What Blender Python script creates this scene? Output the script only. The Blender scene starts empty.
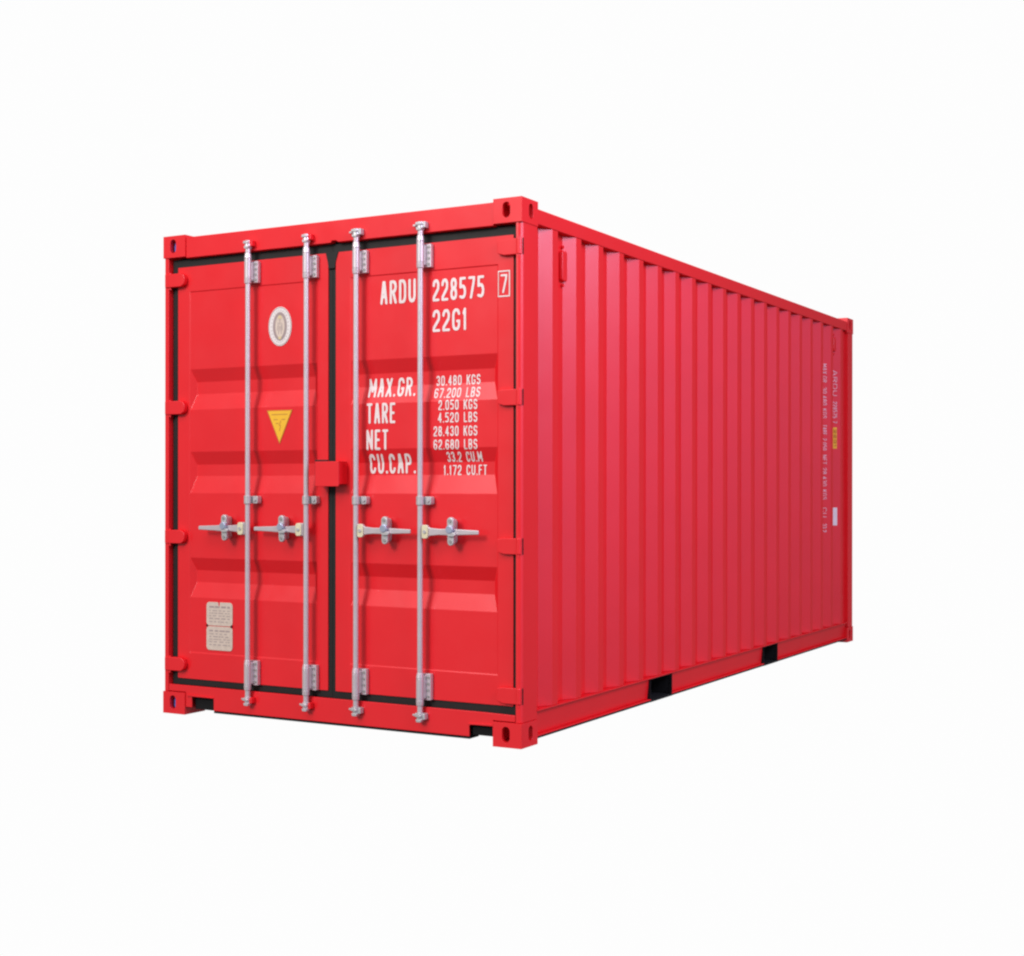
import bpy, bmesh, math, random
from mathutils import Vector, Matrix

# ------------------------------------------------------------------ camera
scene = bpy.context.scene
cam_data = bpy.data.cameras.new("camera")
cam = bpy.data.objects.new("camera", cam_data)
scene.collection.objects.link(cam)
scene.camera = cam
cam.location = (5.9706, -6.3891, 1.3266)
cam.rotation_euler = (math.radians(90), math.radians(-0.045), 0.5117)
cam_data.sensor_width = 36
cam_data.lens = 1421.1 / 1024 * 36
cam_data.shift_y = 12.1 / 1024
cam_data.clip_start = 0.1
cam_data.clip_end = 500

# ------------------------------------------------------------------ world: white behind the container, dimmed elsewhere to shape the light
world = bpy.data.worlds.new("World")
scene.world = world
world.use_nodes = True
nt = world.node_tree
nt.nodes.clear()
out = nt.nodes.new('ShaderNodeOutputWorld')
bg = nt.nodes.new('ShaderNodeBackground')
bg.inputs[1].default_value = 0.985
tc = nt.nodes.new('ShaderNodeTexCoord')
sep = nt.nodes.new('ShaderNodeSeparateXYZ')
nt.links.new(tc.outputs['Generated'], sep.inputs[0])
low = nt.nodes.new('ShaderNodeMapRange')          # darker ground well below the horizon
low.interpolation_type = 'SMOOTHSTEP'
low.inputs['From Min'].default_value = -0.62
low.inputs['From Max'].default_value = -0.36
low.inputs['To Min'].default_value = 0.10
low.inputs['To Max'].default_value = 1.0
nt.links.new(sep.outputs['Z'], low.inputs['Value'])
dot = nt.nodes.new('ShaderNodeVectorMath')        # white kept behind the container, other directions dimmed to shape the light
dot.operation = 'DOT_PRODUCT'
dot.inputs[1].default_value = (-0.70, 0.714, 0.0)
nt.links.new(tc.outputs['Generated'], dot.inputs[0])
az = nt.nodes.new('ShaderNodeMapRange')
az.interpolation_type = 'SMOOTHSTEP'
az.inputs['From Min'].default_value = 0.42
az.inputs['From Max'].default_value = 0.70
az.inputs['To Min'].default_value = 0.34
az.inputs['To Max'].default_value = 1.0
nt.links.new(dot.outputs['Value'], az.inputs['Value'])
mul = nt.nodes.new('ShaderNodeMath')
mul.operation = 'MULTIPLY'
nt.links.new(low.outputs[0], mul.inputs[0])
nt.links.new(az.outputs[0], mul.inputs[1])
# cool sky lobe added on the long side to tint the ribs pink
dot2 = nt.nodes.new('ShaderNodeVectorMath')
dot2.operation = 'DOT_PRODUCT'
dot2.inputs[1].default_value = (0.90, 0.0, 0.436)
nt.links.new(tc.outputs['Generated'], dot2.inputs[0])
lobe = nt.nodes.new('ShaderNodeMapRange')
lobe.interpolation_type = 'SMOOTHSTEP'
lobe.inputs['From Min'].default_value = 0.80
lobe.inputs['From Max'].default_value = 0.97
lobe.inputs['To Min'].default_value = 0.0
lobe.inputs['To Max'].default_value = 1.0
nt.links.new(dot2.outputs['Value'], lobe.inputs['Value'])
mixc = nt.nodes.new('ShaderNodeMix')
mixc.data_type = 'RGBA'
mixc.inputs['B'].default_value = (1.25, 1.05, 1.85, 1)
nt.links.new(lobe.outputs[0], mixc.inputs['Factor'])
nt.links.new(mul.outputs[0], mixc.inputs['A'])
nt.links.new(mixc.outputs['Result'], bg.inputs[0])
nt.links.new(bg.outputs[0], out.inputs[0])

# ------------------------------------------------------------------ lamps
def aim(o, direction):
    o.rotation_euler = Vector(direction).to_track_quat('-Z', 'Y').to_euler()

sd = bpy.data.lights.new("sun", 'SUN')
sd.energy = 1.75
sd.angle = math.radians(16)
sd.color = (1.0, 0.97, 0.93)
sun = bpy.data.objects.new("sun", sd)
scene.collection.objects.link(sun)
aim(sun, (0.22, 1.0, -0.50))

ad = bpy.data.lights.new("side_fill", 'AREA')    # added cool fill for the long side, strongest near the doors
ad.shape = 'RECTANGLE'
ad.size = 4.5
ad.size_y = 3
ad.energy = 345
ad.color = (0.80, 0.80, 1.0)
area = bpy.data.objects.new("side_fill", ad)
scene.collection.objects.link(area)
area.location = (7.3, -0.4, 4.9)
aim(area, (2.4 - 7.3, 1.0 + 0.4, 2.2 - 4.9))

fd = bpy.data.lights.new("front_fill", 'AREA')   # added fill, brightens the head of the doors more than the sill
fd.shape = 'RECTANGLE'
fd.size = 6
fd.size_y = 3.5
fd.energy = 230
fd.color = (1.0, 0.97, 0.95)
front = bpy.data.objects.new("front_fill", fd)
scene.collection.objects.link(front)
front.location = (1.2, -4.4, 6.2)
aim(front, (0.0, 4.4, -4.0))


scene.view_settings.view_transform = 'Standard'
scene.view_settings.look = 'None'
scene.view_settings.exposure = 0
scene.view_settings.gamma = 1
scene.render.film_transparent = False
scene.cycles.pixel_filter_type = 'BLACKMAN_HARRIS'
scene.cycles.filter_width = 2.3

# ------------------------------------------------------------------ materials
def mat(name, col, rough=0.5, metal=0.0, spec=0.5, bump=0.0, bscale=3.0, var=0.0, vscale=5.0, coat=0.0):
    m = bpy.data.materials.new(name)
    m.use_nodes = True
    t = m.node_tree
    b = t.nodes['Principled BSDF']
    b.inputs['Base Color'].default_value = (*col, 1)
    b.inputs['Roughness'].default_value = rough
    b.inputs['Metallic'].default_value = metal
    b.inputs['Specular IOR Level'].default_value = spec
    b.inputs['Coat Weight'].default_value = coat
    b.inputs['Coat Roughness'].default_value = 0.25
    co = t.nodes.new('ShaderNodeTexCoord')
    if var:
        n = t.nodes.new('ShaderNodeTexNoise')
        n.inputs['Scale'].default_value = vscale
        n.inputs['Detail'].default_value = 6
        t.links.new(co.outputs['Object'], n.inputs['Vector'])
        mx = t.nodes.new('ShaderNodeMix')
        mx.data_type = 'RGBA'
        mx.inputs['A'].default_value = (*[c * (1 - var) for c in col], 1)
        mx.inputs['B'].default_value = (*[min(1, c * (1 + var)) for c in col], 1)
        t.links.new(n.outputs['Fac'], mx.inputs['Factor'])
        t.links.new(mx.outputs['Result'], b.inputs['Base Color'])
        r = t.nodes.new('ShaderNodeMapRange')
        r.inputs['To Min'].default_value = max(0, rough - 0.06)
        r.inputs['To Max'].default_value = min(1, rough + 0.08)
        n2 = t.nodes.new('ShaderNodeTexNoise')
        n2.inputs['Scale'].default_value = vscale * 2.3
        n2.inputs['Detail'].default_value = 5
        t.links.new(co.outputs['Object'], n2.inputs['Vector'])
        t.links.new(n2.outputs['Fac'], r.inputs['Value'])
        t.links.new(r.outputs[0], b.inputs['Roughness'])
    if bump:
        n = t.nodes.new('ShaderNodeTexNoise')
        n.inputs['Scale'].default_value = bscale
        n.inputs['Detail'].default_value = 2
        t.links.new(co.outputs['Object'], n.inputs['Vector'])
        bp = t.nodes.new('ShaderNodeBump')
        bp.inputs['Strength'].default_value = bump
        bp.inputs['Distance'].default_value = 0.02
        t.links.new(n.outputs['Fac'], bp.inputs['Height'])
        t.links.new(bp.outputs[0], b.inputs['Normal'])
    return m

RED = mat('red_paint', (0.71, 0.0085, 0.0140), 0.40, bump=0.14, bscale=2.2, var=0.07, vscale=2.2, spec=0.0)
# weathered paint: a weak, even sheen instead of the full mirror-like glancing reflection of clear varnish
_t = RED.node_tree
_p = _t.nodes['Principled BSDF']
_g = _t.nodes.new('ShaderNodeBsdfGlossy')
_g.inputs['Color'].default_value = (0.95, 0.93, 1.0, 1)
_n = _t.nodes.new('ShaderNodeTexNoise')
_n.inputs['Scale'].default_value = 6.0
_n.inputs['Detail'].default_value = 8
_c = _t.nodes.new('ShaderNodeTexCoord')
_t.links.new(_c.outputs['Object'], _n.inputs['Vector'])
_r = _t.nodes.new('ShaderNodeMapRange')
_r.inputs['To Min'].default_value = 0.26
_r.inputs['To Max'].default_value = 0.40
_t.links.new(_n.outputs['Fac'], _r.inputs['Value'])
_t.links.new(_r.outputs[0], _g.inputs['Roughness'])
_b = [x for x in _t.nodes if x.type == 'BUMP'][0]
_t.links.new(_b.outputs[0], _g.inputs['Normal'])
_l = _t.nodes.new('ShaderNodeLayerWeight')
_l.inputs['Blend'].default_value = 0.35
_m = _t.nodes.new('ShaderNodeMapRange')
_m.inputs['To Min'].default_value = 0.055
_m.inputs['To Max'].default_value = 0.062
_t.links.new(_l.outputs['Facing'], _m.inputs['Value'])
_x = _t.nodes.new('ShaderNodeMixShader')
_t.links.new(_m.outputs[0], _x.inputs[0])
_t.links.new(_p.outputs[0], _x.inputs[1])
_t.links.new(_g.outputs[0], _x.inputs[2])
_t.links.new(_x.outputs[0], [x for x in _t.nodes if x.type == 'OUTPUT_MATERIAL'][0].inputs['Surface'])
ZINC = mat('galvanised_steel', (0.60, 0.535, 0.565), 0.36, metal=0.5, var=0.07, vscale=14)
ZINC2 = mat('zinc_fitting', (0.50, 0.49, 0.50), 0.42, metal=0.5, var=0.22, vscale=60)
GREYM = mat('dull_zinc', (0.30, 0.29, 0.28), 0.5, metal=0.4, var=0.2, vscale=60)
BRASS = mat('yellowish_zinc', (0.72, 0.66, 0.45), 0.45, metal=0.3, var=0.12, vscale=50)
BLUEZ = mat('bluish_zinc', (0.40, 0.45, 0.58), 0.35, metal=0.6, var=0.2, vscale=60)
RUBBER_SHADE = mat('black_rubber_and_shade', (0.011, 0.011, 0.011), 0.6, spec=0.3, var=0.2, vscale=20)  # seal rubber, reused for the painted shade at the padlock shield
TAR_SHADE = mat('black_undercoat_and_shade', (0.008, 0.008, 0.009), 0.8, spec=0.2, var=0.2, vscale=10)  # undercoat black, reused where dark pieces stand in for shade
WHITE = mat('white_lettering', (0.74, 0.64, 0.64), 0.6, var=0.10, vscale=30)
PALE = mat('pale_sticker', (0.72, 0.66, 0.66), 0.5, var=0.05, vscale=40)
GREYP = mat('grey_print', (0.33, 0.25, 0.25), 0.6, var=0.15, vscale=60)
YEL = mat('yellow_sticker', (0.80, 0.44, 0.02), 0.5, var=0.06, vscale=40)
ORA = mat('amber_print', (0.50, 0.17, 0.015), 0.55)
AMB = mat('faint_amber_print', (0.50, 0.22, 0.02), 0.55)
PLATE = mat('etched_plate', (0.62, 0.51, 0.44), 0.5, metal=0.2, var=0.22, vscale=45)
OCHRE = mat('ochre_print', (0.62, 0.50, 0.28), 0.6)
BLUE = mat('sky_blue', (0.05, 0.12, 0.45), 0.5)  # colour of the sky glimpsed through the casting holes
FADED = mat('faded_lettering', (0.78, 0.48, 0.52), 0.6, var=0.25, vscale=30)
WOOD = mat('plywood_floor', (0.22, 0.13, 0.07), 0.7, var=0.2, vscale=8)

# ------------------------------------------------------------------ geometry helpers
COL = scene.collection

def link(o, parent=None):
    COL.objects.link(o)
    if parent is not None:
        o.parent = parent
    return o

def finish(name, bm, m, parent, bevel=0.0, seg=2, smooth=True, angle=30, extra=None):
    bmesh.ops.recalc_face_normals(bm, faces=bm.faces)
    me = bpy.data.meshes.new(name)
    bm.to_mesh(me)
    bm.free()
    me.materials.append(m)
    for e in (extra or []):
        me.materials.append(e)
    o = link(bpy.data.objects.new(name, me), parent)
    if bevel:
        b = o.modifiers.new('bevel', 'BEVEL')
        b.width = bevel
        b.segments = seg
        b.limit_method = 'ANGLE'
        b.angle_limit = math.radians(angle)
        b.harden_normals = True
    if smooth:
        for p in me.polygons:
            p.use_smooth = True
        try:
            me.set_sharp_from_angle(angle=math.radians(35))
        except Exception:
            pass
    return o

def box(bm, x0, x1, y0, y1, z0, z1, mi=0):
    v = [bm.verts.new((x, y, z)) for x in (x0, x1) for y in (y0, y1) for z in (z0, z1)]
    for f in ((0, 1, 3, 2), (4, 6, 7, 5), (0, 4, 5, 1), (2, 3, 7, 6), (0, 2, 6, 4), (1, 5, 7, 3)):
        fc = bm.faces.new([v[i] for i in f])
        fc.material_index = mi

def cyl(bm, p0, p1, r, n=20, r1=None, mi=0):
    p0, p1 = Vector(p0), Vector(p1)
    ax = (p1 - p0).normalized()
    a = ax.orthogonal().normalized()
    b = ax.cross(a)
    r1 = r if r1 is None else r1
    A = [bm.verts.new(p0 + (a * math.cos(t) + b * math.sin(t)) * r) for t in [2 * math.pi * i / n for i in range(n)]]
    B = [bm.verts.new(p1 + (a * math.cos(t) + b * math.sin(t)) * r1) for t in [2 * math.pi * i / n for i in range(n)]]
    for i in range(n):
        f = bm.faces.new((A[i], A[(i + 1) % n], B[(i + 1) % n], B[i]))
        f.material_index = mi
    for ring in (A[::-1], B):
        bm.faces.new(ring).material_index = mi

def prism(bm, pts, axis, a0, a1, mi=0):
    """pts in the plane across axis; axis 'y': pts=(x,z); 'x': pts=(y,z); 'z': pts=(x,y)"""
    def P(p, a):
        return {'y': (p[0], a, p[1]), 'x': (a, p[0], p[1]), 'z': (p[0], p[1], a)}[axis]
    A = [bm.verts.new(P(p, a0)) for p in pts]
    B = [bm.verts.new(P(p, a1)) for p in pts]
    n = len(pts)
    for i in range(n):
        bm.faces.new((A[i], A[(i + 1) % n], B[(i + 1) % n], B[i])).material_index = mi
    bm.faces.new(A[::-1]).material_index = mi
    bm.faces.new(B).material_index = mi

def oblong(cx, cz, w, h, n=8):
    """stadium outline standing upright (h > w) or lying (w > h)"""
    pts = []
    if h >= w:
        r = w / 2
        for i in range(n + 1):
            t = math.pi * i / n
            pts.append((cx + r * math.cos(t), cz + h / 2 - r + r * math.sin(t)))
        for i in range(n + 1):
            t = math.pi + math.pi * i / n
            pts.append((cx + r * math.cos(t), cz - h / 2 + r + r * math.sin(t)))
    else:
        for a, b in oblong(0, 0, h, w, n):
            pts.append((cx + b, cz + a))
    return pts

def rrect(x0, x1, z0, z1, r, n=5):
    pts = []
    for cx, cz, s in ((x1 - r, z1 - r, 0), (x0 + r, z1 - r, 1), (x0 + r, z0 + r, 2), (x1 - r, z0 + r, 3)):
        for i in range(n + 1):
            t = (s + i / n) * math.pi / 2
            pts.append((cx + r * math.cos(t), cz + r * math.sin(t)))
    return pts

# ------------------------------------------------------------------ dimensions (metres)
W, L, H = 2.438, 6.058, 2.837

root = bpy.data.objects.new('shipping_container', None)
root.empty_display_size = 0.5
link(root)
root['label'] = 'red corrugated steel shipping container with four pale locking bars across its closed doors'
root['category'] = 'container'

# ------------------------------------------------------------------ corner castings, real through-holes
def boolean_cut(o, cutters):
    for c in cutters:
        md = o.modifiers.new('cut', 'BOOLEAN')
        md.operation = 'DIFFERENCE'
        md.solver = 'EXACT'
        md.object = c
    bv = o.modifiers.new('bevel', 'BEVEL')
    bv.width = 0.006
    bv.segments = 3
    bv.limit_method = 'ANGLE'
    bv.angle_limit = math.radians(40)
    bv.harden_normals = True
    dg = bpy.context.evaluated_depsgraph_get()
    dg.update()
    me = bpy.data.meshes.new_from_object(o.evaluated_get(dg))
    o.modifiers.clear()
    old = o.data
    o.data = me
    me.name = old.name
    for c in cutters:
        bpy.data.objects.remove(c)

def casting(ix, iy, iz):
    w, d, h = 0.170, 0.178, 0.129
    x0 = -0.004 if ix == 0 else W + 0.004 - w
    y0 = -0.006 if iy == 0 else L + 0.004 - d
    z0 = -0.004 if iz == 0 else H - h
    bm = bmesh.new()
    box(bm, x0, x0 + w, y0, y0 + d, z0, z0 + h)
    o = finish('corner_casting', bm, RED, root, smooth=False)
    cut = []
    def cutter(build):
        b = bmesh.new()
        build(b)
        c = finish('cutter', b, RED, None, smooth=False)
        cut.append(c)
    t = 0.026
    cutter(lambda b: box(b, x0 + t, x0 + w - t, y0 + t, y0 + d - t, z0 + t, z0 + h - t))
    hx = x0 + (0.076 if ix == 0 else w - 0.092)
    hy = y0 + (0.100 if iy == 0 else d - 0.100)
    hz = z0 + h * 0.52
    if iy == 0:
        cutter(lambda b: prism(b, oblong(hx, hz, 0.046, 0.082), 'y', y0 - 0.02, y0 + 0.05))
    else:
        cutter(lambda b: prism(b, oblong(hx, hz, 0.046, 0.082), 'y', y0 + d - 0.05, y0 + d + 0.02))
    xs = (x0 - 0.02, x0 + 0.05) if ix == 0 else (x0 + w - 0.05, x0 + w + 0.02)
    cutter(lambda b: prism(b, oblong(hy, hz, 0.044, 0.080), 'x', *xs))
    zs = (z0 - 0.02, z0 + 0.05) if iz == 0 else (z0 + h - 0.05, z0 + h + 0.02)
    cutter(lambda b: prism(b, [(p[0], p[1]) for p in oblong(x0 + w / 2, y0 + d / 2, 0.06, 0.11)], 'z', *zs))
    boolean_cut(o, cut)
    if (ix, iy) == (0, 0):
        b = bmesh.new()
        prism(b, oblong(hx + 0.012, hz - 0.004, 0.060, 0.085), 'y', y0 + 0.032, y0 + 0.036)
        finish('sky_patch', b, BLUE, o, smooth=False)  # plate added to imitate blue sky seen through the hole
    return o

for ix in (0, 1):
    for iy in (0, 1):
        for iz in (0, 1):
            casting(ix, iy, iz)

# ------------------------------------------------------------------ corner posts (rolled channel with a rounded outer corner)
def post(ix, iy):
    bm = bmesh.new()
    r = (0.030 if ix else 0.010) if iy == 0 else 0.005
    if iy == 0:
        d, f, ret = 0.172, 0.033, 0.052
    else:
        d, f, ret = 0.140, 0.12, 0.05
    # outline on the right-front corner, then mirrored as needed: outer corner at (0,0), inwards is -x, +y
    pts = [(0, d)]
    for i in range(7):
        t = math.pi / 2 * i / 6
        pts.append((-r + r * math.cos(t), r - r * math.sin(t)))
    pts += [(-f, 0), (-f, ret), (-f - 0.045, ret), (-f - 0.045, ret + 0.006), (-f + 0.006, ret + 0.006)]
    pts += [(-f + 0.006, 0.085), (-0.060, 0.085), (-0.060, d)]
    def T(p):
        x = W + p[0] if ix else -p[0]
        y = p[1] if iy == 0 else L - p[1]
        return (x, y)
    prism(bm, [T(p) for p in pts], 'z', 0.127, H - 0.127)
    return finish('corner_post', bm, RED, root, bevel=0.002, angle=50)

for ix in (0, 1):
    for iy in (0, 1):
        post(ix, iy)

# weld beads where the right post meets its castings are part of the post look: thin collars
# ------------------------------------------------------------------ header and sill
bm = bmesh.new()
hp = [(0.168, 2.699), (1.225, 2.699), (1.232, 2.710), (1.262, 2.710), (1.275, 2.700), (2.270, 2.700), (2.270, 2.822), (0.168, 2.822)]
prism(bm, hp, 'y', 0.0, 0.045)
finish('door_header', bm, RED, root, bevel=0.004)

bm = bmesh.new()
sp = [(0.036, 0.170), (0.036, 0.1300), (0.168, 0.1300), (0.168, 0.042), (0.216, 0.042), (0.216, 0.106), (0.375, 0.106), (0.383, 0.098), (0.383, 0.034),
      (2.126, 0.034), (2.126, 0.088), (2.134, 0.096), (2.270, 0.096), (2.270, 0.1300), (2.402, 0.1300), (2.402, 0.165), (2.200, 0.168)]
prism(bm, sp, 'y', 0.0, 0.010)
sill = finish('door_sill', bm, RED, root, bevel=0.003)
bm = bmesh.new()
box(bm, 0.383, 2.126, 0.004, 0.10, 0.021, 0.0335)  # black strip drawing the shadow line under the sill
box(bm, 0.161, 2.277, 0.10, 0.106, 0.026, 0.16)
finish('sill_shade_lip', bm, TAR_SHADE, sill)
for xa, xb, zt in ((0.218, 0.382, 0.105), (2.127, 2.268, 0.090)):      # black blocks standing in for the shade inside the lifting notches
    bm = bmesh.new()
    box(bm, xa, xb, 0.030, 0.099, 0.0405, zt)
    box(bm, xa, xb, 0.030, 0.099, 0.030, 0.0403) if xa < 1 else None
    finish('notch_shade', bm, TAR_SHADE, sill, smooth=False)
bm = bmesh.new()
box(bm, 0.161, 2.277, 0.011, 0.10, 0.150, 0.158)
finish('sill_top_plate', bm, RED, sill)
# notch surround lips
bm = bmesh.new()
prism(bm, [(0.186, 0.120), (0.386, 0.112), (0.386, 0.107), (0.186, 0.107)], 'y', -0.008, 0.0)
finish('notch_lip', bm, RED, sill, bevel=0.002)
bm = bmesh.new()
prism(bm, [(2.124, 0.104), (2.272, 0.112), (2.272, 0.100), (2.124, 0.098)], 'y', -0.008, 0.0)
finish('notch_lip', bm, RED, sill, bevel=0.002)

# ------------------------------------------------------------------ long rails
def side_rails(ix):
    def X(x):               # x measured inwards from the outer face
        return W - x if ix else x
    y0, y1 = 0.172, L - 0.174
    bm = bmesh.new()
    pts = [(X(0.0), 2.722), (X(0.0), 2.800), (X(0.008), 2.804), (X(0.062), 2.804), (X(0.062), 2.722)]
    prism(bm, pts, 'y', y0, y1)
    finish('top_rail', bm, RED, root, bevel=0.004)
    # lower rail: channel open to the outside, interrupted by the two fork pockets
    spans = ((y0, 1.655), (1.985, 3.735), (4.040, y1))
    bm = bmesh.new()
    prism(bm, [(X(-0.004), 0.166), (X(-0.004), 0.174), (X(0.07), 0.174), (X(0.07), 0.166)], 'y', y0, y1)
    for a, b in spans:
        prism(bm, [(X(0.026), 0.041), (X(0.014), 0.1655), (X(0.020), 0.1655), (X(0.032), 0.041)], 'y', a, b)
        prism(bm, [(X(0.002), 0.033), (X(0.002), 0.040), (X(0.07), 0.040), (X(0.07), 0.033)], 'y', a, b)
    br = finish('bottom_rail', bm, RED, root, bevel=0.0015)
    for a, b in spans:
        bm = bmesh.new()
        prism(bm, [(X(0.006), 0.022), (X(0.006), 0.0325), (X(0.07), 0.0325), (X(0.07), 0.022)], 'y', a, b)  # black strip drawing the shadow line under the rail
        finish('rail_shade_strip', bm, TAR_SHADE, br, smooth=False)

side_rails(0)
side_rails(1)

# fork pockets running right through, and the cross members between them
for ya, yb in ((1.655, 1.985), (3.735, 4.040)):
    bm = bmesh.new()
    for yy in ((ya - 0.006, ya), (yb, yb + 0.006)):
        box(bm, 0.004, W - 0.004, yy[0], yy[1], 0.0332, 0.165)
    box(bm, 0.006, W - 0.006, ya, yb, 0.1585, 0.1650)
    box(bm, 0.003, W - 0.003, ya - 0.008, yb + 0.008, 0.022, 0.033)
    finish('fork_pocket', bm, TAR_SHADE, root, smooth=False)
y = 0.42
while y < L - 0.3:
    if not (1.55 < y < 2.06 or 3.63 < y < 4.12):
        bm = bmesh.new()
        box(bm, 0.045, W - 0.045, y, y + 0.005, 0.045, 0.164)
        box(bm, 0.045, W - 0.045, y + 0.005, y + 0.045, 0.045, 0.050)
        finish('cross_member', bm, TAR_SHADE, root, smooth=False)
    y += 0.285
bm = bmesh.new()
box(bm, 0.075, W - 0.075, 0.11, L - 0.10, 0.168, 0.196)
finish('floor', bm, WOOD, root, smooth=False)

# ------------------------------------------------------------------ corrugated walls
PITCH, Y_S, DEP = 0.2815, 0.590, 0.045
SL, OF = 0.080, 0.062
def wall_depth(y):
    """distance of the side wall behind its outer plane at y"""
    if y < 0.262:
        return DEP
    if y > 5.785:
        return DEP * min(1.0, (y - 5.759) / SL, 0.5)
    u = (y - (Y_S - SL / 2)) % PITCH
    if u < SL:
        return DEP * (1 - u / SL)
    if u < SL + OF:
        return 0.0
    if u < 2 * SL + OF:
        return DEP * (u - SL - OF) / SL
    return DEP

def breaks(a, b):
    ys = [a]
    k = -3
    while True:
        s = Y_S - SL / 2 + k * PITCH
        if s > b:
            break
        for q in (s, s + SL, s + SL + OF, s + 2 * SL + OF):
            if a + 0.002 < q < b - 0.002:
                ys.append(q)
        k += 1
    ys.append(b)
    return ys

def sheet(bm, f, b, z0, z1):
    """thin folded sheet between two plan outlines of equal length"""
    V = [[bm.verts.new((p[0], p[1], z)) for p in row] for row in (f, b) for z in (z0, z1)]
    n = len(f)
    for i in range(n - 1):
        for r, t in ((0, 1), (1, 3), (3, 2), (2, 0)):
            bm.faces.new((V[r][i], V[r][i + 1], V[t][i + 1], V[t][i]))
    for i in (0, n - 1):
        bm.faces.new((V[0][i], V[1][i], V[3][i], V[2][i]))

def side_wall(ix):
    bm = bmesh.new()
    ys = [y for y in breaks(0.165, L - 0.09)]
    fr = []
    for off in (0.003, 0.0055):
        row = []
        for yy in ys:
            x = off + wall_depth(min(max(yy, 0.2), 5.9))
            x = W - x if ix else x
            row.append((x, yy))
        fr.append(row)
    sheet(bm, fr[0], fr[1], 0.1752, 2.7212)
    return finish('side_wall', bm, RED, root, bevel=0.020, seg=4, angle=15)

wall_l = side_wall(0)
wall_r = side_wall(1)

# end wall and roof, same pressing
bm = bmesh.new()
pts = []
n = 8
for k in range(n):
    x = 0.11 + k * 0.2775
    pts += [(x, L - 0.045), (x + 0.10, L - 0.045), (x + 0.13, L - 0.01), (x + 0.2475, L - 0.01)]
pts.append((W - 0.105, L - 0.045))
prism(bm, pts + [(p[0], p[1] - 0.003) for p in pts[::-1]], 'z', 0.13, 2.72)
finish('end_wall', bm, RED, root, bevel=0.008, angle=15)
bm = bmesh.new()
box(bm, 0.16, W - 0.16, L - 0.06, L, 2.715, 2.82)
finish('end_header', bm, RED, root, bevel=0.004)
bm = bmesh.new()
box(bm, 0.16, W - 0.16, L - 0.06, L, 0.03, 0.16)
finish('end_sill', bm, RED, root, bevel=0.004)
bm = bmesh.new()
pts = []
y = 0.30
while y < L - 0.4:
    pts += [(y, 2.808), (y + 0.09, 2.808), (y + 0.105, 2.790), (y + 0.19, 2.790)]
    y += 0.209
pts = [(0.046, 2.808)] + pts + [(L - 0.061, 2.808)]
prism(bm, pts + [(p[0], p[1] - 0.003) for p in pts[::-1]], 'x', 0.063, W - 0.063)
finish('roof', bm, RED, root, bevel=0.004, angle=15)

# ventilators on the right wall
def vent(parent, yc, z0, z1):
    bm = bmesh.new()
    x = W - 0.004
    pts = rrect(yc - 0.030, yc + 0.030, z0, z1, 0.014)
    prism(bm, pts, 'x', x - 0.043, x - 0.020)
    o = finish('ventilator', bm, RED, parent, bevel=0.006)
    for zz in (z0 - 0.022, z1 + 0.022):
        bm = bmesh.new()
        cyl(bm, (x - 0.042, yc, zz), (x - 0.030, yc, zz), 0.009, 12)
        finish('rivet', bm, RED, o)
    return o
vent(wall_r, 0.536, 2.470, 2.635)
vent(wall_r, 5.610, 2.520, 2.640)

# ------------------------------------------------------------------ doors
YD = 0.026                      # front plane of the door leaves
RECS = ((1.800, 1.893, 1.965, 2.040), (1.307, 1.408, 1.476, 1.552), (0.690, 0.780, 0.850, 0.925))
PZ0, PZ1 = 0.362, 2.502
RD, EW = 0.027, 0.030
def door_y(x, z, px0, px1):
    """front surface of the door at x, z"""
    if not (px0 < x < px1 and PZ0 < z < PZ1):
        return YD
    d = 0.003
    for a, b, c, e in RECS:
        if a < z < e:
            d += RD * max(0, min(1, (z - a) / (b - a), (e - z) / (e - c), (x - px0) / EW, (px1 - x) / EW))
    return YD + d

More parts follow.
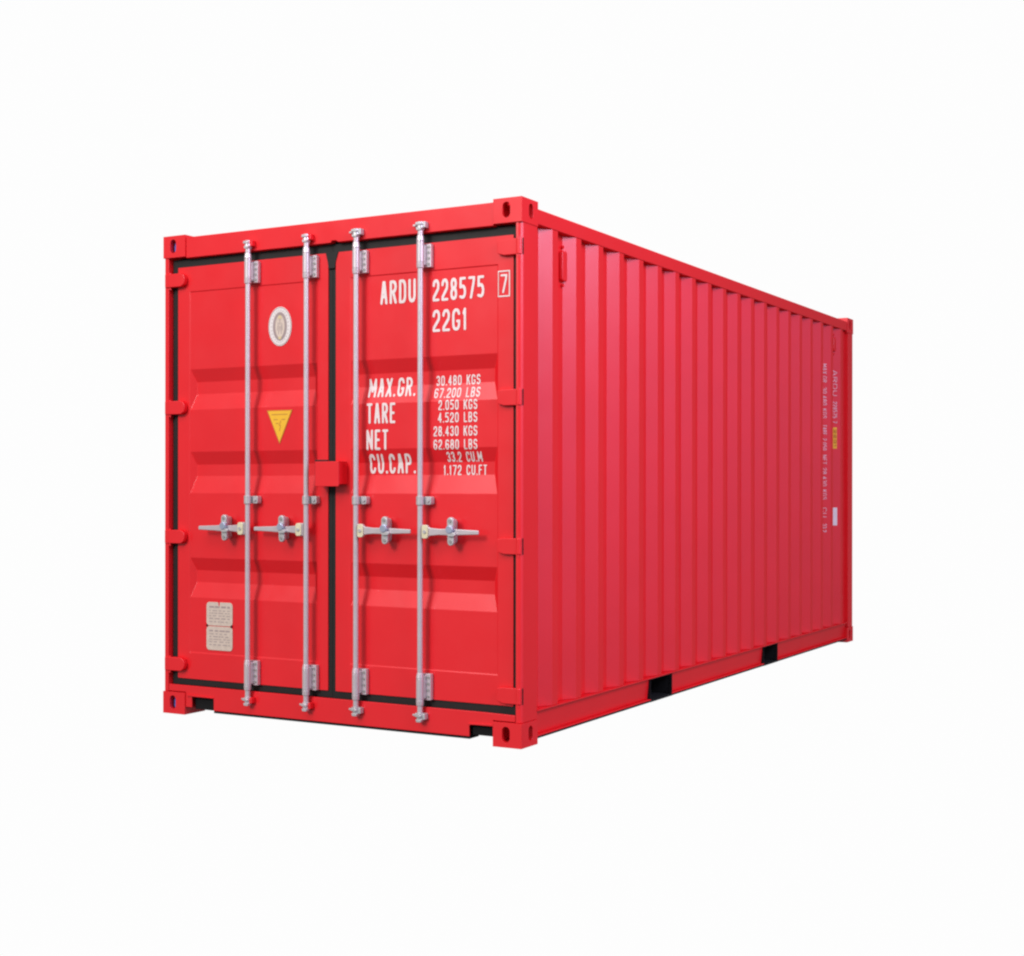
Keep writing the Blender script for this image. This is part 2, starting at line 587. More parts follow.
def door_leaf(x0, x1, px0, px1, label):
    z0, z1 = 0.207, 2.649
    bm = bmesh.new()
    def V(x, y, z):
        return bm.verts.new((x, y, z))
    def quad(*p):
        bm.faces.new([V(*q) for q in p])
    Y0, Y1, YB = YD, YD + 0.003, YD + 0.052
    # frame ring
    for a, b, c, d in ((x0, px0, z0, z1), (px1, x1, z0, z1), (px0, px1, z0, PZ0), (px0, px1, PZ1, z1)):
        zs = [c, PZ0, PZ1, d] if (c < PZ0 and d > PZ1) else [c, d]
        for u, v in zip(zs[:-1], zs[1:]):
            quad((a, Y0, u), (b, Y0, u), (b, Y0, v), (a, Y0, v))
    # step between the frame and the pressed panel
    i = 0.004
    qx0, qx1, qz0, qz1 = px0 + i, px1 - i, PZ0 + i, PZ1 - i
    zl = [qz0]
    for a, b, c, e in sorted(RECS):
        zl += [a, e]
    zl.append(qz1)
    quad((px0, Y0, PZ0), (px1, Y0, PZ0), (qx1, Y1, qz0), (qx0, Y1, qz0))
    quad((px0, Y0, PZ1), (px1, Y0, PZ1), (qx1, Y1, qz1), (qx0, Y1, qz1))
    L_ = [V(px0, Y0, PZ0)] + [V(qx0, Y1, z) for z in zl] + [V(px0, Y0, PZ1)]
    bm.faces.new(L_)
    R_ = [V(px1, Y0, PZ0)] + [V(qx1, Y1, z) for z in zl] + [V(px1, Y0, PZ1)]
    bm.faces.new(R_)
    for k in range(0, len(zl), 2):
        quad((qx0, Y1, zl[k]), (qx1, Y1, zl[k]), (qx1, Y1, zl[k + 1]), (qx0, Y1, zl[k + 1]))
    for a, b, c, e in RECS:
        o = [(qx0, Y1, a), (qx1, Y1, a), (qx1, Y1, e), (qx0, Y1, e)]
        n = [(qx0 + EW, Y1 + RD, b), (qx1 - EW, Y1 + RD, b), (qx1 - EW, Y1 + RD, c), (qx0 + EW, Y1 + RD, c)]
        for k in range(4):
            quad(o[k], o[(k + 1) % 4], n[(k + 1) % 4], n[k])
        quad(*n)
    # edges and back
    quad((x0, Y0, z0), (x0, YB, z0), (x0, YB, z1), (x0, Y0, z1))
    quad((x1, Y0, z0), (x1, YB, z0), (x1, YB, z1), (x1, Y0, z1))
    quad((x0, Y0, z0), (x1, Y0, z0), (x1, YB, z0), (x0, YB, z0))
    quad((x0, Y0, z1), (x1, Y0, z1), (x1, YB, z1), (x0, YB, z1))
    quad((x0, YB, z0), (x1, YB, z0), (x1, YB, z1), (x0, YB, z1))
    bmesh.ops.remove_doubles(bm, verts=bm.verts, dist=0.0005)
    o = finish('door', bm, RED, root, bevel=0.005, seg=3, angle=12)
    o['label'] = label
    return o

PX = ((0.174, 1.117), (1.342, 2.284))
door_l = door_leaf(0.084, 1.190, *PX[0], 'left door with the round emblem, yellow triangle and metal plates')
door_r = door_leaf(1.243, 2.376, *PX[1], 'right door with the white lettering')

# black rubber seals
def seal(parent, pts_list, y0, y1):
    bm = bmesh.new()
    for p in pts_list:
        prism(bm, p, 'y', y0, y1)
    return finish('rubber_seal', bm, RUBBER_SHADE, parent, bevel=0.003)
def seal_frame(door, xa, xb, ya, yb_, l, r, t, b, y0, y1):
    """closed rectangular ring of rubber round one leaf"""
    o = [(xa, ya), (xb, ya), (xb, yb_), (xa, yb_)]
    i = [(l, b), (r, b), (r, t), (l, t)]
    bm = bmesh.new()
    V = [[bm.verts.new((p[0], y, p[1])) for p in ring] for ring in (o, i) for y in (y0, y1)]
    for k in range(4):
        n = (k + 1) % 4
        for u, w in ((0, 2), (2, 3), (3, 1), (1, 0)):
            bm.faces.new((V[u][k], V[u][n], V[w][n], V[w][k]))
    return finish('rubber_seal', bm, RUBBER_SHADE, door, bevel=0.003)
seal_frame(door_l, 0.038, 1.2160, 0.1655, 2.699, 0.088, 1.186, 2.645, 0.212, 0.0335, 0.050)
seal_frame(door_r, 1.2165, 2.402, 0.1585, 2.699, 1.247, 2.372, 2.645, 0.212, 0.0335, 0.050)
# flared seal pieces at the head of the centre joint
bm = bmesh.new()
prism(bm, [(1.174, 2.6500), (1.188, 2.600), (1.194, 2.560), (1.239, 2.560), (1.245, 2.600), (1.262, 2.6500)], 'y', 0.0215, 0.033)
finish('seal_flare', bm, RUBBER_SHADE, door_r, bevel=0.003)

# hinges: blade welded on the leaf, pin in the post
def hinge(door, right, zc, h):
    bm = bmesh.new()
    if right:
        pts = [(2.292, zc + h * 0.44), (2.292, zc - h * 0.36), (2.330, zc - h * 0.5), (2.412, zc - h * 0.5), (2.412, zc + h * 0.5), (2.330, zc + h * 0.5)]
        px, sx = 2.418, 1
    else:
        pts = [(0.007, zc + h * 0.5), (0.007, zc - h * 0.5), (0.130, zc - h * 0.5), (0.152, zc - h * 0.34), (0.160, zc - h * 0.1),
               (0.160, zc + h * 0.16), (0.150, zc + h * 0.38), (0.130, zc + h * 0.5)]
        px, sx = 0.040, -1
    prism(bm, pts, 'y', 0.002 if right else -0.006, 0.025)
    cyl(bm, (px, 0.010, zc - h * 0.5), (px, 0.010, zc + h * 0.5), 0.012 if not right else 0.015, 18)
    o = finish('hinge', bm, RED, door, bevel=0.004)
    bm = bmesh.new()
    cyl(bm, (px, 0.006, zc - h * 0.5 - 0.014), (px, 0.006, zc + h * 0.5 + 0.008), 0.007, 12)
    finish('hinge_pin', bm, RED, o)
    # black strip standing in for the shade in the gap beside the pin
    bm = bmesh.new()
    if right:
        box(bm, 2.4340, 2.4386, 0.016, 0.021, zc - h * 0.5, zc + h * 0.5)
        finish('pin_gap_shade', bm, TAR_SHADE, o, smooth=False)
    else:
        bm.free()
    return o
for zc in (2.572, 1.815, 1.048, 0.291):
    hinge(door_l, False, zc, 0.080)
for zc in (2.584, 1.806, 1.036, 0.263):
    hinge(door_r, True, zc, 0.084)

# ------------------------------------------------------------------ locking bars
YR = -0.028
def locking_bar(door, x, flip, grey):
    bm = bmesh.new()
    cyl(bm, (x, YR, 0.118), (x, YR, 2.725), 0.0148, 24)
    bar = finish('locking_rod', bm, ZINC, door)
    # end brackets: sleeve round the rod, plate bolted on the leaf to its right
    for z0, z1, p0, p1 in ((2.508, 2.682, 2.515, 2.640), (0.178, 0.352, 0.205, 0.347)):
        bm = bmesh.new()
        cyl(bm, (x, YR, z0), (x, YR, z0 + 0.030), 0.0195, 20, r1=0.0215)
        cyl(bm, (x, YR, z0 + 0.030), (x, YR, z1 - 0.030), 0.0205, 20)
        cyl(bm, (x, YR, z1 - 0.030), (x, YR, z1), 0.0215, 20, r1=0.0175)
        box(bm, x - 0.023, x + 0.024, -0.022, 0.0245, p0 + 0.01, p1 - 0.01)
        box(bm, x - 0.034, x + 0.050, -0.002, 0.0248, p0, p1)
        o = finish('rod_bracket', bm, ZINC, bar, bevel=0.003)
        for k in range(4):
            zz = p0 + (p1 - p0) * (0.14 + 0.24 * k)
            bm = bmesh.new()
            cyl(bm, (x + 0.036, -0.006, zz), (x + 0.036, -0.001, zz), 0.0072, 10)
            finish('bolt', bm, GREYM, bar)
    # middle guide
    bm = bmesh.new()
    cyl(bm, (x, YR, 1.246), (x, YR, 1.294), 0.0215, 20)
    prism(bm, rrect(x + 0.004, x + 0.058, 1.248, 1.292, 0.010), 'y', -0.012, 0.0248)
    o = finish('rod_guide', bm, ZINC2, bar, bevel=0.003)
    bm = bmesh.new()
    cyl(bm, (x + 0.040, -0.020, 1.270), (x + 0.040, -0.011, 1.270), 0.010, 6)
    finish('bolt', bm, ZINC2, bar, bevel=0.001)
    # cam heads and keepers, top on the header, bottom on the sill
    for zc, s in ((2.738, 1), (0.120, -1)):
        mt = ZINC2 if grey else ZINC
        bm = bmesh.new()
        cyl(bm, (x, YR, zc - 0.022 * s), (x, YR, zc + 0.018 * s), 0.020, 16, r1=0.017)
        prism(bm, [(x - 0.021, zc - 0.001), (x + 0.016, zc - 0.003), (x + 0.018, zc + 0.007), (x + 0.006, zc + 0.016), (x - 0.018, zc + 0.014)], 'y', YR - 0.022, YR + 0.016)
        prism(bm, [(x - 0.014, zc - 0.030), (x + 0.014, zc - 0.030), (x + 0.020, zc - 0.014), (x - 0.018, zc - 0.014)], 'y', YR - 0.019, YR + 0.015)
        finish('cam', bm, mt, bar, bevel=0.003)
        bm = bmesh.new()
        box(bm, x + 0.010, x + 0.034, -0.034, -0.0005, zc - 0.016, zc + 0.018)
        box(bm, x - 0.046, x + 0.030, -0.008, -0.0005, zc - 0.010, zc + 0.014)
        finish('keeper', bm, RED if not grey else ZINC2, bar, bevel=0.004)
        if grey or s < 0:
            bm = bmesh.new()
            box(bm, x - 0.054, x - 0.036, -0.020, -0.0085, zc - 0.002, zc + 0.009)
            finish('keeper_tab', bm, ZINC, bar, bevel=0.002)
    # handle with hub, and the catch that holds it
    s = 1 if flip else -1
    ln = (0.361, 0.366)[1 if x > 1.5 or 1 < x < 1.2 else 0]
    zc = 1.105
    bm = bmesh.new()
    def hx(a):
        return x + s * a
    a0 = [(0.015, 0.037), (0.050, 0.037), (0.066, 0.022), (0.120, 0.017), (0.205, 0.018), (0.235, 0.016), (ln, 0.0115)]
    up = [(hx(a), zc + h) for a, h in a0]
    dn = [(hx(a), zc - h) for a, h in a0]
    prism(bm, up + dn[::-1], 'y', YR - 0.012, YR + 0.002)
    hd = finish('handle', bm, ZINC, bar, bevel=0.005)
    bm = bmesh.new()
    prism(bm, rrect(*sorted((hx(0.022), hx(0.060))), zc - 0.036, zc + 0.036, 0.012), 'y', YR - 0.021, YR - 0.0125)
    finish('handle_hub', bm, BRASS, hd, bevel=0.003)
    bm = bmesh.new()
    cyl(bm, (hx(0.041), YR - 0.026, zc), (hx(0.041), YR - 0.021, zc), 0.010, 14)
    finish('hub_rivet', bm, ZINC2, hd, bevel=0.001)
    # catch
    cx = hx(0.162) if not flip else hx(0.200)
    bm = bmesh.new()
    prism(bm, oblong(cx - 0.012, zc + 0.004, 0.030, 0.130), 'y', YR + 0.004, YD - 0.001)
    prism(bm, oblong(cx, zc + 0.046, 0.040, 0.066), 'y', YR - 0.022, YR + 0.005)
    prism(bm, oblong(cx, zc - 0.040, 0.040, 0.064), 'y', YR - 0.018, YR + 0.005)
    ct = finish('handle_catch', bm, ZINC2, bar, bevel=0.005)
    bm = bmesh.new()
    cyl(bm, (cx, YR - 0.034, zc + 0.014), (cx, YR - 0.013, zc + 0.014), 0.022, 18, r1=0.024)
    finish('catch_knob', bm, BLUEZ, ct, bevel=0.005)
    bm = bmesh.new()
    prism(bm, oblong(cx + 0.010, zc - 0.012, 0.050, 0.022), 'y', YR - 0.030, YR - 0.014)
    finish('catch_lever', bm, ZINC2, ct, bevel=0.003)
    for yy, zz in ((YR - 0.021, zc + 0.058), (YR - 0.017, zc - 0.050)):
        bm = bmesh.new()
        cyl(bm, (cx, yy - 0.005, zz), (cx, yy, zz), 0.009, 12)
        finish('catch_rivet', bm, GREYM, ct)
    return bar

for x in (0.661, 1.079):
    locking_bar(door_l, x, False, False)
for x in (1.419, 1.837):
    locking_bar(door_r, x, True, True)

# padlock shield across the joint of the doors
bm = bmesh.new()
x0, x1, z0, z1 = 1.164, 1.324, 1.346, 1.484
t = 0.005
box(bm, x0, x1, -0.060, -0.055, z0, z1)
box(bm, x0, x0 + t, -0.055, 0.0245, z0, z1)
box(bm, x1 - t, x1, -0.055, 0.0245, z0 + 0.012, z1 - 0.006)
box(bm, x0 + t, x1 - t, -0.055, 0.0245, z1 - t, z1)
shield = finish('padlock_shield', bm, RED, door_r, bevel=0.003)
bm = bmesh.new()
box(bm, x0 - 0.016, x1 - 0.09, -0.040, -0.030, z0 + 0.02, z1 + 0.010)  # black plate imitating the shadow in the gap round the shield
finish('shield_gap_shade', bm, RUBBER_SHADE, shield, bevel=0.002)
# ------------------------------------------------------------------ lettering: stroke glyphs pressed on to the surface
def arc(cx, cy, rx, ry, a0, a1, n=6):
    return [(cx + rx * math.cos(math.radians(a0 + (a1 - a0) * i / n)), cy + ry * math.sin(math.radians(a0 + (a1 - a0) * i / n))) for i in range(n + 1)]
R_, Q = 0.5, 0.27
def O_():
    return arc(0.5, 1 - Q, 0.5, Q, 0, 180) + arc(0.5, Q, 0.5, Q, 180, 360)
G = {
    'A': ([[(0, 0), (0.42, 1), (0.58, 1), (1, 0)], [(0.17, 0.30), (0.83, 0.30)]], 1),
    'R': ([[(0, 0), (0, 1)] + arc(0.5, 0.76, 0.5, 0.24, 90, -90) + [(0.06, 0.52)], [(0.48, 0.50), (1, 0)]], 1),
    'D': ([[(0, 0), (0, 1), (0.5, 1)] + arc(0.5, 0.72, 0.5, 0.28, 80, 0) + arc(0.5, 0.28, 0.5, 0.28, 0, -90) + [(0.06, 0)]], 1),
    'U': ([[(0, 1)] + arc(0.5, Q, 0.5, Q, 180, 360) + [(1, 1)]], 1),
    '2': ([arc(0.5, 0.75, 0.5, 0.25, 180, -10, 8) + [(0.94, 0.56), (0.04, 0.14), (0, 0), (1, 0)]], 1),
    '8': ([arc(0.5, 0.76, 0.44, 0.24, -90, 270, 14), arc(0.5, 0.26, 0.5, 0.26, 90, 450, 14)], 1),
    '5': ([[(0.94, 1), (0.06, 1), (0.04, 0.56)] + arc(0.5, 0.32, 0.5, 0.29, 110, -90, 8) + [(0.0, 0.08)]], 1),
    '7': ([[(0, 1), (1, 1), (0.92, 0.78), (0.35, 0)]], 1),
    'G': ([arc(0.5, 1 - Q, 0.5, Q, 12, 180, 6) + arc(0.5, Q, 0.5, Q, 180, 355, 7) + [(1, 0.42), (0.70, 0.42)]], 1.05),
    '1': ([[(0.05, 0.80), (0.5, 1), (0.5, 0)]], 0.62),
    'M': ([[(0, 0), (0, 1), (0.5, 0.30), (1, 1), (1, 0)]], 1.25),
    'X': ([[(0, 0), (1, 1)], [(0, 1), (1, 0)]], 1),
    '.': ([[(0.5, 0.0), (0.5, 0.03)]], 0.30),
    'T': ([[(0, 1), (1, 1)], [(0.5, 0.96), (0.5, 0)]], 0.95),
    'E': ([[(1, 1), (0, 1), (0, 0), (1, 0)], [(0.05, 0.5), (0.8, 0.5)]], 0.9),
    'N': ([[(0, 0), (0, 1), (1, 0), (1, 1)]], 1.05),
    'C': ([[(0.98, 0.78)] + arc(0.5, 1 - Q, 0.5, Q, 20, 180, 6) + arc(0.5, Q, 0.5, Q, 180, 340, 6) + [(0.98, 0.22)]], 1),
    'P': ([[(0, 0), (0, 1)] + arc(0.5, 0.74, 0.5, 0.26, 90, -90) + [(0.06, 0.48)]], 1),
    '3': ([arc(0.48, 0.75, 0.48, 0.25, 160, -80, 8) + arc(0.5, 0.27, 0.5, 0.27, 80, -160, 8)], 1),
    '0': (['loop', O_()], 1),
    '4': ([[(0.72, 0), (0.72, 1), (0, 0.28), (1, 0.28)]], 1),
    '6': ([arc(0.5, 0.74, 0.5, 0.26, 20, 180, 6) + arc(0.5, 0.28, 0.5, 0.28, 180, 500, 14)], 1),
    '9': ([arc(0.5, 0.26, 0.5, 0.26, 200, 360, 6) + arc(0.5, 0.72, 0.5, 0.28, 0, 320, 14)], 1),
    'K': ([[(0, 0), (0, 1)], [(1, 1), (0.08, 0.42)], [(0.34, 0.60), (1, 0)]], 1),
    'S': ([arc(0.5, 0.75, 0.5, 0.25, 20, 250, 8) + arc(0.5, 0.26, 0.5, 0.26, 70, -160, 8)], 1),
    'L': ([[(0, 1), (0, 0), (0.95, 0)]], 0.9),
    'B': ([[(0.06, 0), (0, 0), (0, 1), (0.5, 1)] + arc(0.5, 0.76, 0.45, 0.24, 80, -90, 6) + [(0.08, 0.52)], [(0.5, 0.50)] + arc(0.5, 0.25, 0.5, 0.25, 80, -90, 6) + [(0.07, 0)]], 1),
    'F': ([[(0, 0), (0, 1), (1, 1)], [(0.05, 0.52), (0.8, 0.52)]], 0.9),
}

def stroke(bm, pts, hw, put, k, closed=False, step=0.010, mi=0):
    """a ribbon of half-width hw along pts (local metres); put(u, v, k) gives the 3D point"""
    P = [Vector(p) for p in pts]
    Q_ = [P[0]]
    for p in P[1:]:
        if (p - Q_[-1]).length > 1e-5:
            Q_.append(p)
    if closed and (Q_[0] - Q_[-1]).length < 1e-5:
        Q_.pop()
    P = Q_
    n = len(P)
    if not closed:
        P[0] = P[0] - (P[1] - P[0]).normalized() * 0.0
    D = []
    S = []
    for i in range(n):
        a = P[i - 1] if (i > 0 or closed) else None
        b = P[(i + 1) % n] if (i < n - 1 or closed) else None
        d1 = (P[i] - a).normalized() if a is not None else (b - P[i]).normalized()
        d2 = (b - P[i]).normalized() if b is not None else d1
        n1 = Vector((-d1.y, d1.x))
        n2 = Vector((-d2.y, d2.x))
        m = n1 + n2
        m = n1 if m.length < 1e-4 else m.normalized()
        c = max(0.42, m.dot(n1))
        S.append((P[i] + m * hw / c, P[i] - m * hw / c))
    rng = range(n if closed else n - 1)
    for i in rng:
        (a, b), (c, d) = S[i], S[(i + 1) % n]
        m = max(1, int((P[(i + 1) % n] - P[i]).length / step + 0.5))
        for j in range(m):
            t0, t1 = j / m, (j + 1) / m
            q = [a.lerp(c, t0), a.lerp(c, t1), b.lerp(d, t1), b.lerp(d, t0)]
            f = bm.faces.new([bm.verts.new(put(p.x, p.y, k)) for p in q])
            f.material_index = mi

def glyph(bm, lines, hw, put, cell):
    """one character as a clean connected sheet: the area within hw of its strokes"""
    segs = []
    for pl in lines:
        segs += [(p, q) for p, q in zip(pl[:-1], pl[1:])]
    xs = [p[0] for s_ in segs for p in s_]
    ys = [p[1] for s_ in segs for p in s_]
    X0, Y0 = min(xs) - hw - cell, min(ys) - hw - cell
    nx = int((max(xs) + hw + cell - X0) / cell) + 2
    ny = int((max(ys) + hw + cell - Y0) / cell) + 2
    def dist(x, y):
        best = 9.0
        for (ax, ay), (bx, by) in segs:
            dx, dy = bx - ax, by - ay
            l2 = dx * dx + dy * dy
            t = 0 if l2 < 1e-12 else max(0.0, min(1.0, ((x - ax) * dx + (y - ay) * dy) / l2))
            ex, ey = abs(x - ax - t * dx), abs(y - ay - t * dy)
            d = (ex ** 4 + ey ** 4) ** 0.25          # squarish stroke ends
            if d < best:
                best = d
        return best - hw
    D = [[dist(X0 + i * cell, Y0 + j * cell) for j in range(ny)] for i in range(nx)]
    cache = {}
    def vert(key, x, y):
        if key not in cache:
            cache[key] = bm.verts.new(put(x, y, 0))
        return cache[key]
    for i in range(nx - 1):
        for j in range(ny - 1):
            c = ((i, j), (i + 1, j), (i + 1, j + 1), (i, j + 1))
            poly = []
            for a_ in range(4):
                p, q = c[a_], c[(a_ + 1) % 4]
                dp, dq = D[p[0]][p[1]], D[q[0]][q[1]]
                if dp < 0:
                    poly.append(vert((p, p), X0 + p[0] * cell, Y0 + p[1] * cell))
                if (dp < 0) != (dq < 0):
                    t = dp / (dp - dq)
                    poly.append(vert((min(p, q), max(p, q)), X0 + (p[0] + (q[0] - p[0]) * t) * cell, Y0 + (p[1] + (q[1] - p[1]) * t) * cell))
            if len(poly) >= 3:
                bm.faces.new(poly)

def write(bm, text, x0, x1, z0, h, put, wt=0.14, gap=0.30):
    """fit text between x0 and x1 with cap height h, baseline z0"""
    adv = [0.75 if ch == ' ' else G[ch][1] for ch in text]
    total = sum(adv) + gap * (len(text) - 1)
    u = (x1 - x0) / total
    hw = h * wt / 2
    x = x0
    for i, ch in enumerate(text):
        if ch != ' ':
            st, wd = G[ch]
            w = u * adv[i]
            if st[0] == 'loop':
                st = [st[1] + [st[1][0]]]
            lines = [[(x + hw + p[0] * max(w - 2 * hw, 0.0005), z0 + hw + p[1] * (h - 2 * hw)) for p in pl] for pl in st]
            glyph(bm, lines, hw, put, h / 24)
        x += u * (adv[i] + gap)

def door_put(i):
    px0, px1 = PX[i]
    def put(x, z, k=0):
        return (x, door_y(x, z, px0, px1) - 0.0022 - 0.0003 * k, z)
    return put
PL, PR = door_put(0), door_put(1)

def lettering(name, parent, rows, m=WHITE, put=PR, label=None, wt=0.14):
    r = rows[0]
    if ' ' in r[0]:                  # one mesh per word
        text, gap = r[0], 0.30
        adv = [0.75 if ch == ' ' else G[ch][1] for ch in text]
        u = (r[2] - r[1]) / (sum(adv) + gap * (len(text) - 1))
        pos, i = r[1], 0
        xs = []
        for a_ in adv:
            xs.append((pos, pos + u * a_))
            pos += u * (a_ + gap)
        for word in text.split(' '):
            j = i + len(word)
            lettering(name, parent, [(word, xs[i][0], xs[j - 1][1]) + tuple(r[3:])], m, put, 'white lettering ' + word, wt)
            i = j + 1
        return None
    bm = bmesh.new()
    for r in rows:
        write(bm, r[0], r[1], r[2], r[3], r[4], put, wt=r[5] if len(r) > 5 else wt)
    me = bpy.data.meshes.new(name)
    bm.to_mesh(me)
    bm.free()
    me.materials.append(m)
    o = link(bpy.data.objects.new(name, me), parent)
    if label:
        o['label'] = label
    return o

lettering('owner_code', door_r, [('ARDU', 1.542, 1.772, 2.338, 0.128, 0.118)], label='white letters ARDU')
lettering('serial_number', door_r, [('228575', 1.880, 2.200, 2.334, 0.118, 0.118)], label='white number 228575')
lettering('size_code', door_r, [('22G1', 1.880, 2.096, 2.171, 0.118, 0.118)], label='white code 22G1')
o = lettering('check_digit', door_r, [('7', 2.300, 2.340, 2.350, 0.098, 0.11)], label='white 7 inside a square outline')
bm = bmesh.new()
stroke(bm, [(2.286, 2.334), (2.353, 2.334), (2.353, 2.464), (2.286, 2.464)], 0.0034, PR, 0, closed=True)
me = bpy.data.meshes.new('digit_frame'); bm.to_mesh(me); bm.free(); me.materials.append(WHITE)
link(bpy.data.objects.new('digit_frame', me), door_r)

rowsL = [('MAX.GR.', 1.452, 1.760, 1.834, 0.104), ('TARE', 1.452, 1.640, 1.690, 0.112), ('NET', 1.450, 1.594, 1.545, 0.112), ('CU.CAP.', 1.456, 1.755, 1.416, 0.108)]
for r in rowsL:
    lettering('weight_heading', door_r, [r + (0.122,)], label='white heading ' + r[0])
def xp(px):
    return 1.881 + (px - 433) * 0.00623
rowsR = [('30.480 KGS', 434, 478.0, 1.884), ('67.200 LBS', 433.5, 479.2, 1.817), ('2.050 KGS', 438.8, 477.5, 1.752), ('4.520 LBS', 438.4, 477.5, 1.685),
         ('28.430 KGS', 433.9, 477.5, 1.613), ('62.680 LBS', 433.9, 477.5, 1.542), ('33.2 CU.M', 445.6, 480.6, 1.476), ('1.172 CU.FT', 441.5, 484.5, 1.406)]
for t_, a, b, z in rowsR:
    lettering('weight_figure', door_r, [(t_, xp(a), xp(b), z, 0.054, 0.125)], label='white line ' + t_)

# ------------------------------------------------------------------ round emblem, warning triangle, data plates (left door)
def ellipse(cx, cz, rx, rz, n=40):
    return [(cx + rx * math.cos(2 * math.pi * i / n), cz + rz * math.sin(2 * math.pi * i / n)) for i in range(n)]
def flat(bm, pts, y0, y1, mi=0):
    prism(bm, pts, 'y', y0, y1, mi)
yb = YD + 0.003
bm = bmesh.new()
flat(bm, ellipse(0.850, 2.259, 0.083, 0.112), yb - 0.003, yb)
em = finish('round_emblem', bm, PALE, door_l, smooth=False)
bm = bmesh.new()
stroke(bm, ellipse(0.850, 2.259, 0.042, 0.073), 0.0085, lambda x, z, k: (x, yb - 0.0038 - k * 0.0002, z), 0, closed=True)
stroke(bm, ellipse(0.850, 2.259, 0.079, 0.107), 0.0015, lambda x, z, k: (x, yb - 0.0038, z), 0, closed=True)
for i in range(26):                 # ring of tiny characters, unreadable at this size
    a = 2 * math.pi * i / 26
    c = (0.850 + 0.061 * math.cos(a), 2.259 + 0.091 * math.sin(a))
    d = (0.004 * math.cos(a), 0.005 * math.sin(a))
    stroke(bm, [(c[0] - d[0], c[1] - d[1]), (c[0] + d[0], c[1] + d[1])], 0.0015, lambda x, z, k: (x, yb - 0.0038, z), 0)
for (ax, az), (bx, bz) in (((0.850, 2.300), (0.850, 2.268)), ((0.838, 2.282), (0.832, 2.236)), ((0.862, 2.282), (0.868, 2.236)),
                           ((0.846, 2.262), (0.840, 2.214)), ((0.856, 2.262), (0.860, 2.214))):
    stroke(bm, [(ax, az), (bx, bz)], 0.0022, lambda x, z, k: (x, yb - 0.0038, z), 0)
me = bpy.data.meshes.new('emblem_print'); bm.to_mesh(me); bm.free(); me.materials.append(GREYP)
link(bpy.data.objects.new('emblem_print', me), em)
bm = bmesh.new()
flat(bm, ellipse(0.850, 2.259, 0.036, 0.066), yb - 0.0034, yb - 0.0031)
finish('emblem_centre', bm, PLATE, em, smooth=False)
bm = bmesh.new()
flat(bm, [(0.836, 2.302), (0.864, 2.302), (0.858, 2.322), (0.842, 2.322)], yb - 0.0048, yb - 0.0043)
flat(bm, [(0.842, 2.186), (0.858, 2.186), (0.862, 2.200), (0.838, 2.200)], yb - 0.0048, yb - 0.0043)
finish('emblem_crest', bm, OCHRE, em, smooth=False)

bm = bmesh.new()
flat(bm, [(0.755, 1.782), (0.940, 1.782), (0.8475, 1.588)], yb - 0.003, yb)
tr = finish('warning_triangle', bm, ORA, door_l, smooth=False)
bm = bmesh.new()
flat(bm, [(0.764, 1.777), (0.931, 1.777), (0.8475, 1.600)], yb - 0.0036, yb - 0.0031)
finish('yellow_field', bm, YEL, tr, smooth=False)
kz = yb - 0.0041
for pl in ([(0.790, 1.757), (0.905, 1.757)], [(0.806, 1.728), (0.836, 1.728)], [(0.862, 1.728), (0.890, 1.728)],
           [(0.822, 1.706), (0.842, 1.706)], [(0.858, 1.722), (0.846, 1.696), (0.856, 1.694), (0.847, 1.662)]):
    bm = bmesh.new()
    stroke(bm, pl, 0.0026, lambda x, z, k: (x, kz, z), 0)
    me = bpy.data.meshes.new('warning_print'); bm.to_mesh(me); bm.free(); me.materials.append(AMB)
    link(bpy.data.objects.new('warning_print', me), tr)

def data_plate(z0, z1, rows, notch):
    x0, x1 = 0.306, 0.503
    r = 0.022
    pts = rrect(x0, x1, z0, z1, r)
    bm = bmesh.new()
    if notch:        # small slot cut in the upper edge
        top = [i for i, p in enumerate(pts) if abs(p[1] - z1) < 1e-6]
        i = top[0]
        pts = pts[:i + 1] + [(0.408, z1), (0.404, z1 - 0.022), (0.398, z1 - 0.022), (0.394, z1)] + pts[i + 1:]
    flat(bm, pts, yb - 0.004, yb)
    o = finish('data_plate', bm, PLATE, door_l, bevel=0.001)
    bm = bmesh.new()
    rnd = random.Random(int(z0 * 1000))
    for z, h in rows:
        x = x0 + 0.022
        while x < x1 - 0.03:
            w = rnd.uniform(0.010, 0.040)
            w = min(w, x1 - 0.02 - x)
            stroke(bm, [(x, z), (x + w, z)], h, lambda a, b, k: (a, yb - 0.0046, b), 0, step=1)
            x += w + rnd.uniform(0.006, 0.016)
    me = bpy.data.meshes.new('plate_print'); bm.to_mesh(me); bm.free(); me.materials.append(GREYP)
    link(bpy.data.objects.new('plate_print', me), o)
    for xx in (x0 + 0.006, x1 - 0.006):
        bm = bmesh.new()
        cyl(bm, (xx, yb - 0.0075, z1 + (0.002 if not notch else -0.136)), (xx, yb - 0.0041, z1 + (0.002 if not notch else -0.136)), 0.005, 10)
        finish('plate_rivet', bm, TAR_SHADE, o)
data_plate(0.530, 0.668, [(0.640, 0.005), (0.618, 0.0022), (0.604, 0.0022), (0.588, 0.0022), (0.572, 0.0028), (0.553, 0.0025)], True)
data_plate(0.386, 0.526, [(0.500, 0.004), (0.482, 0.0022), (0.466, 0.0025), (0.450, 0.002), (0.436, 0.0022), (0.418, 0.0025)], False)

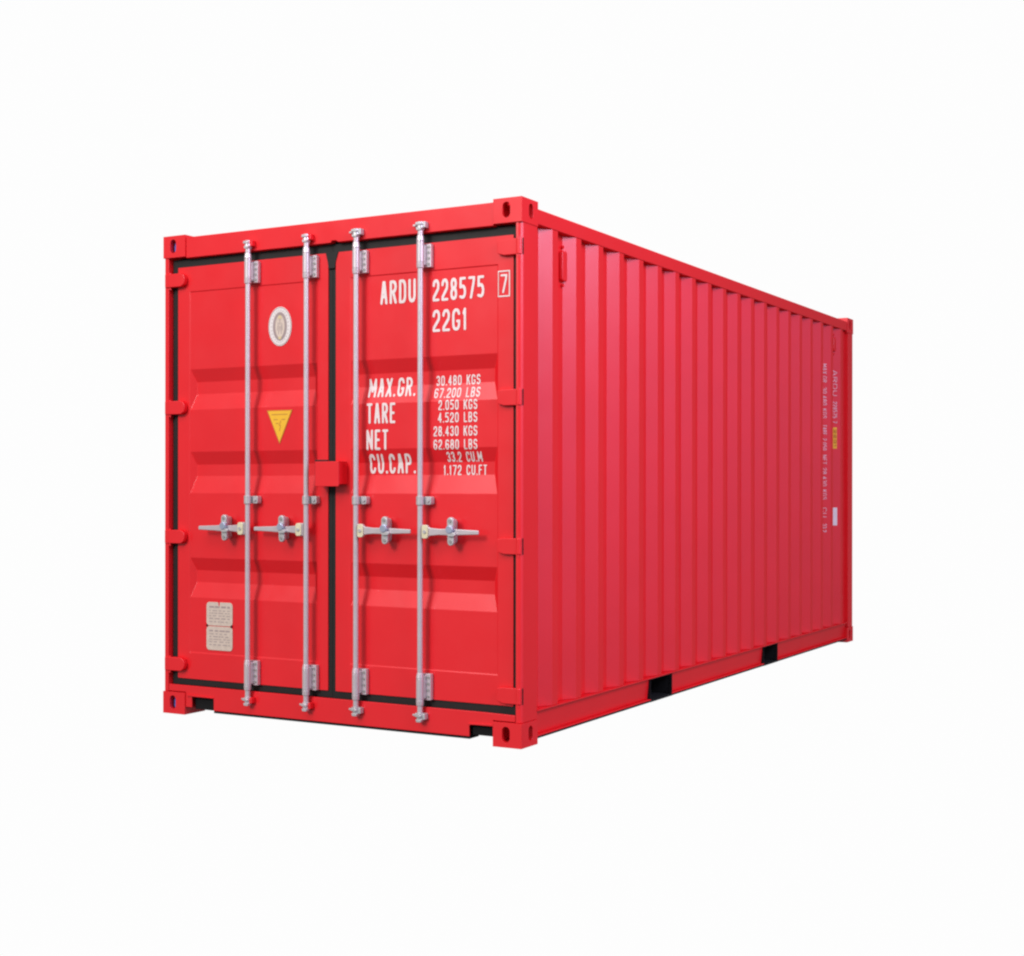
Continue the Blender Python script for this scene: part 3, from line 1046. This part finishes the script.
# ------------------------------------------------------------------ side wall lettering, turned to read downwards
def side_put(u, v, k=0):
    # u runs down the wall from z = 2.8, v runs towards the doors
    yy = v
    return (W - 0.003 - wall_depth(yy) + 0.0035 + 0.0003 * k, yy, 2.8 - u)
def side_text(name, text, zt, zb, y0, h, m=FADED, wt=0.11, label=None):
    return lettering(name, wall_r, [(text, 2.8 - zt, 2.8 - zb, y0, h, wt)], m=m, put=side_put, label=label)
side_text('side_lettering', 'MAX.GR. 30.480 KGS', 2.394, 1.935, 5.326, 0.044, label='small white line MAX.GR. 30.480 KGS running down the wall')
side_text('side_lettering', 'TARE', 1.880, 1.795, 5.326, 0.044)
side_text('side_lettering', '2.050', 1.765, 1.665, 5.326, 0.044)
side_text('side_lettering', 'NET 28.430 KGS', 1.625, 1.250, 5.326, 0.044)
side_text('side_lettering', 'CU.', 1.180, 1.080, 5.326, 0.044)
side_text('side_lettering', '33.2', 1.045, 0.975, 5.326, 0.044)
side_text('side_owner_code', 'ARDU', 2.360, 2.140, 5.614, 0.044, label='small white owner code near the far end')
side_text('side_serial_number', '228575 7', 2.090, 1.905, 5.614, 0.044)

def side_patch(name, y0, y1, z0, z1, m, off=0.0035):
    bm = bmesh.new()
    n = 10
    ys = [y0 + (y1 - y0) * i / n for i in range(n + 1)]
    ring = [(W - 0.003 - wall_depth(q) + off, q) for q in ys]
    ring += [(p[0] - 0.002, p[1]) for p in ring[::-1]]
    prism(bm, ring, 'z', z0, z1)
    return finish(name, bm, m, wall_r, smooth=False)
yl = side_patch('yellow_label', 5.614, 5.656, 1.686, 1.868, YEL)
yl['label'] = 'small yellow label near the far end of the side wall'
bm = bmesh.new()
write(bm, '22G1', 2.8 - 1.850, 2.8 - 1.700, 5.622, 0.028, lambda u, v, k: (W - 0.003 - wall_depth(v) + 0.0065, v, 2.8 - u), wt=0.2)
me = bpy.data.meshes.new('label_print'); bm.to_mesh(me); bm.free(); me.materials.append(ORA)
link(bpy.data.objects.new('label_print', me), yl)
ws = side_patch('white_label', 5.616, 5.660, 1.025, 1.178, PALE)
ws['label'] = 'small white label low near the far end of the side wall'
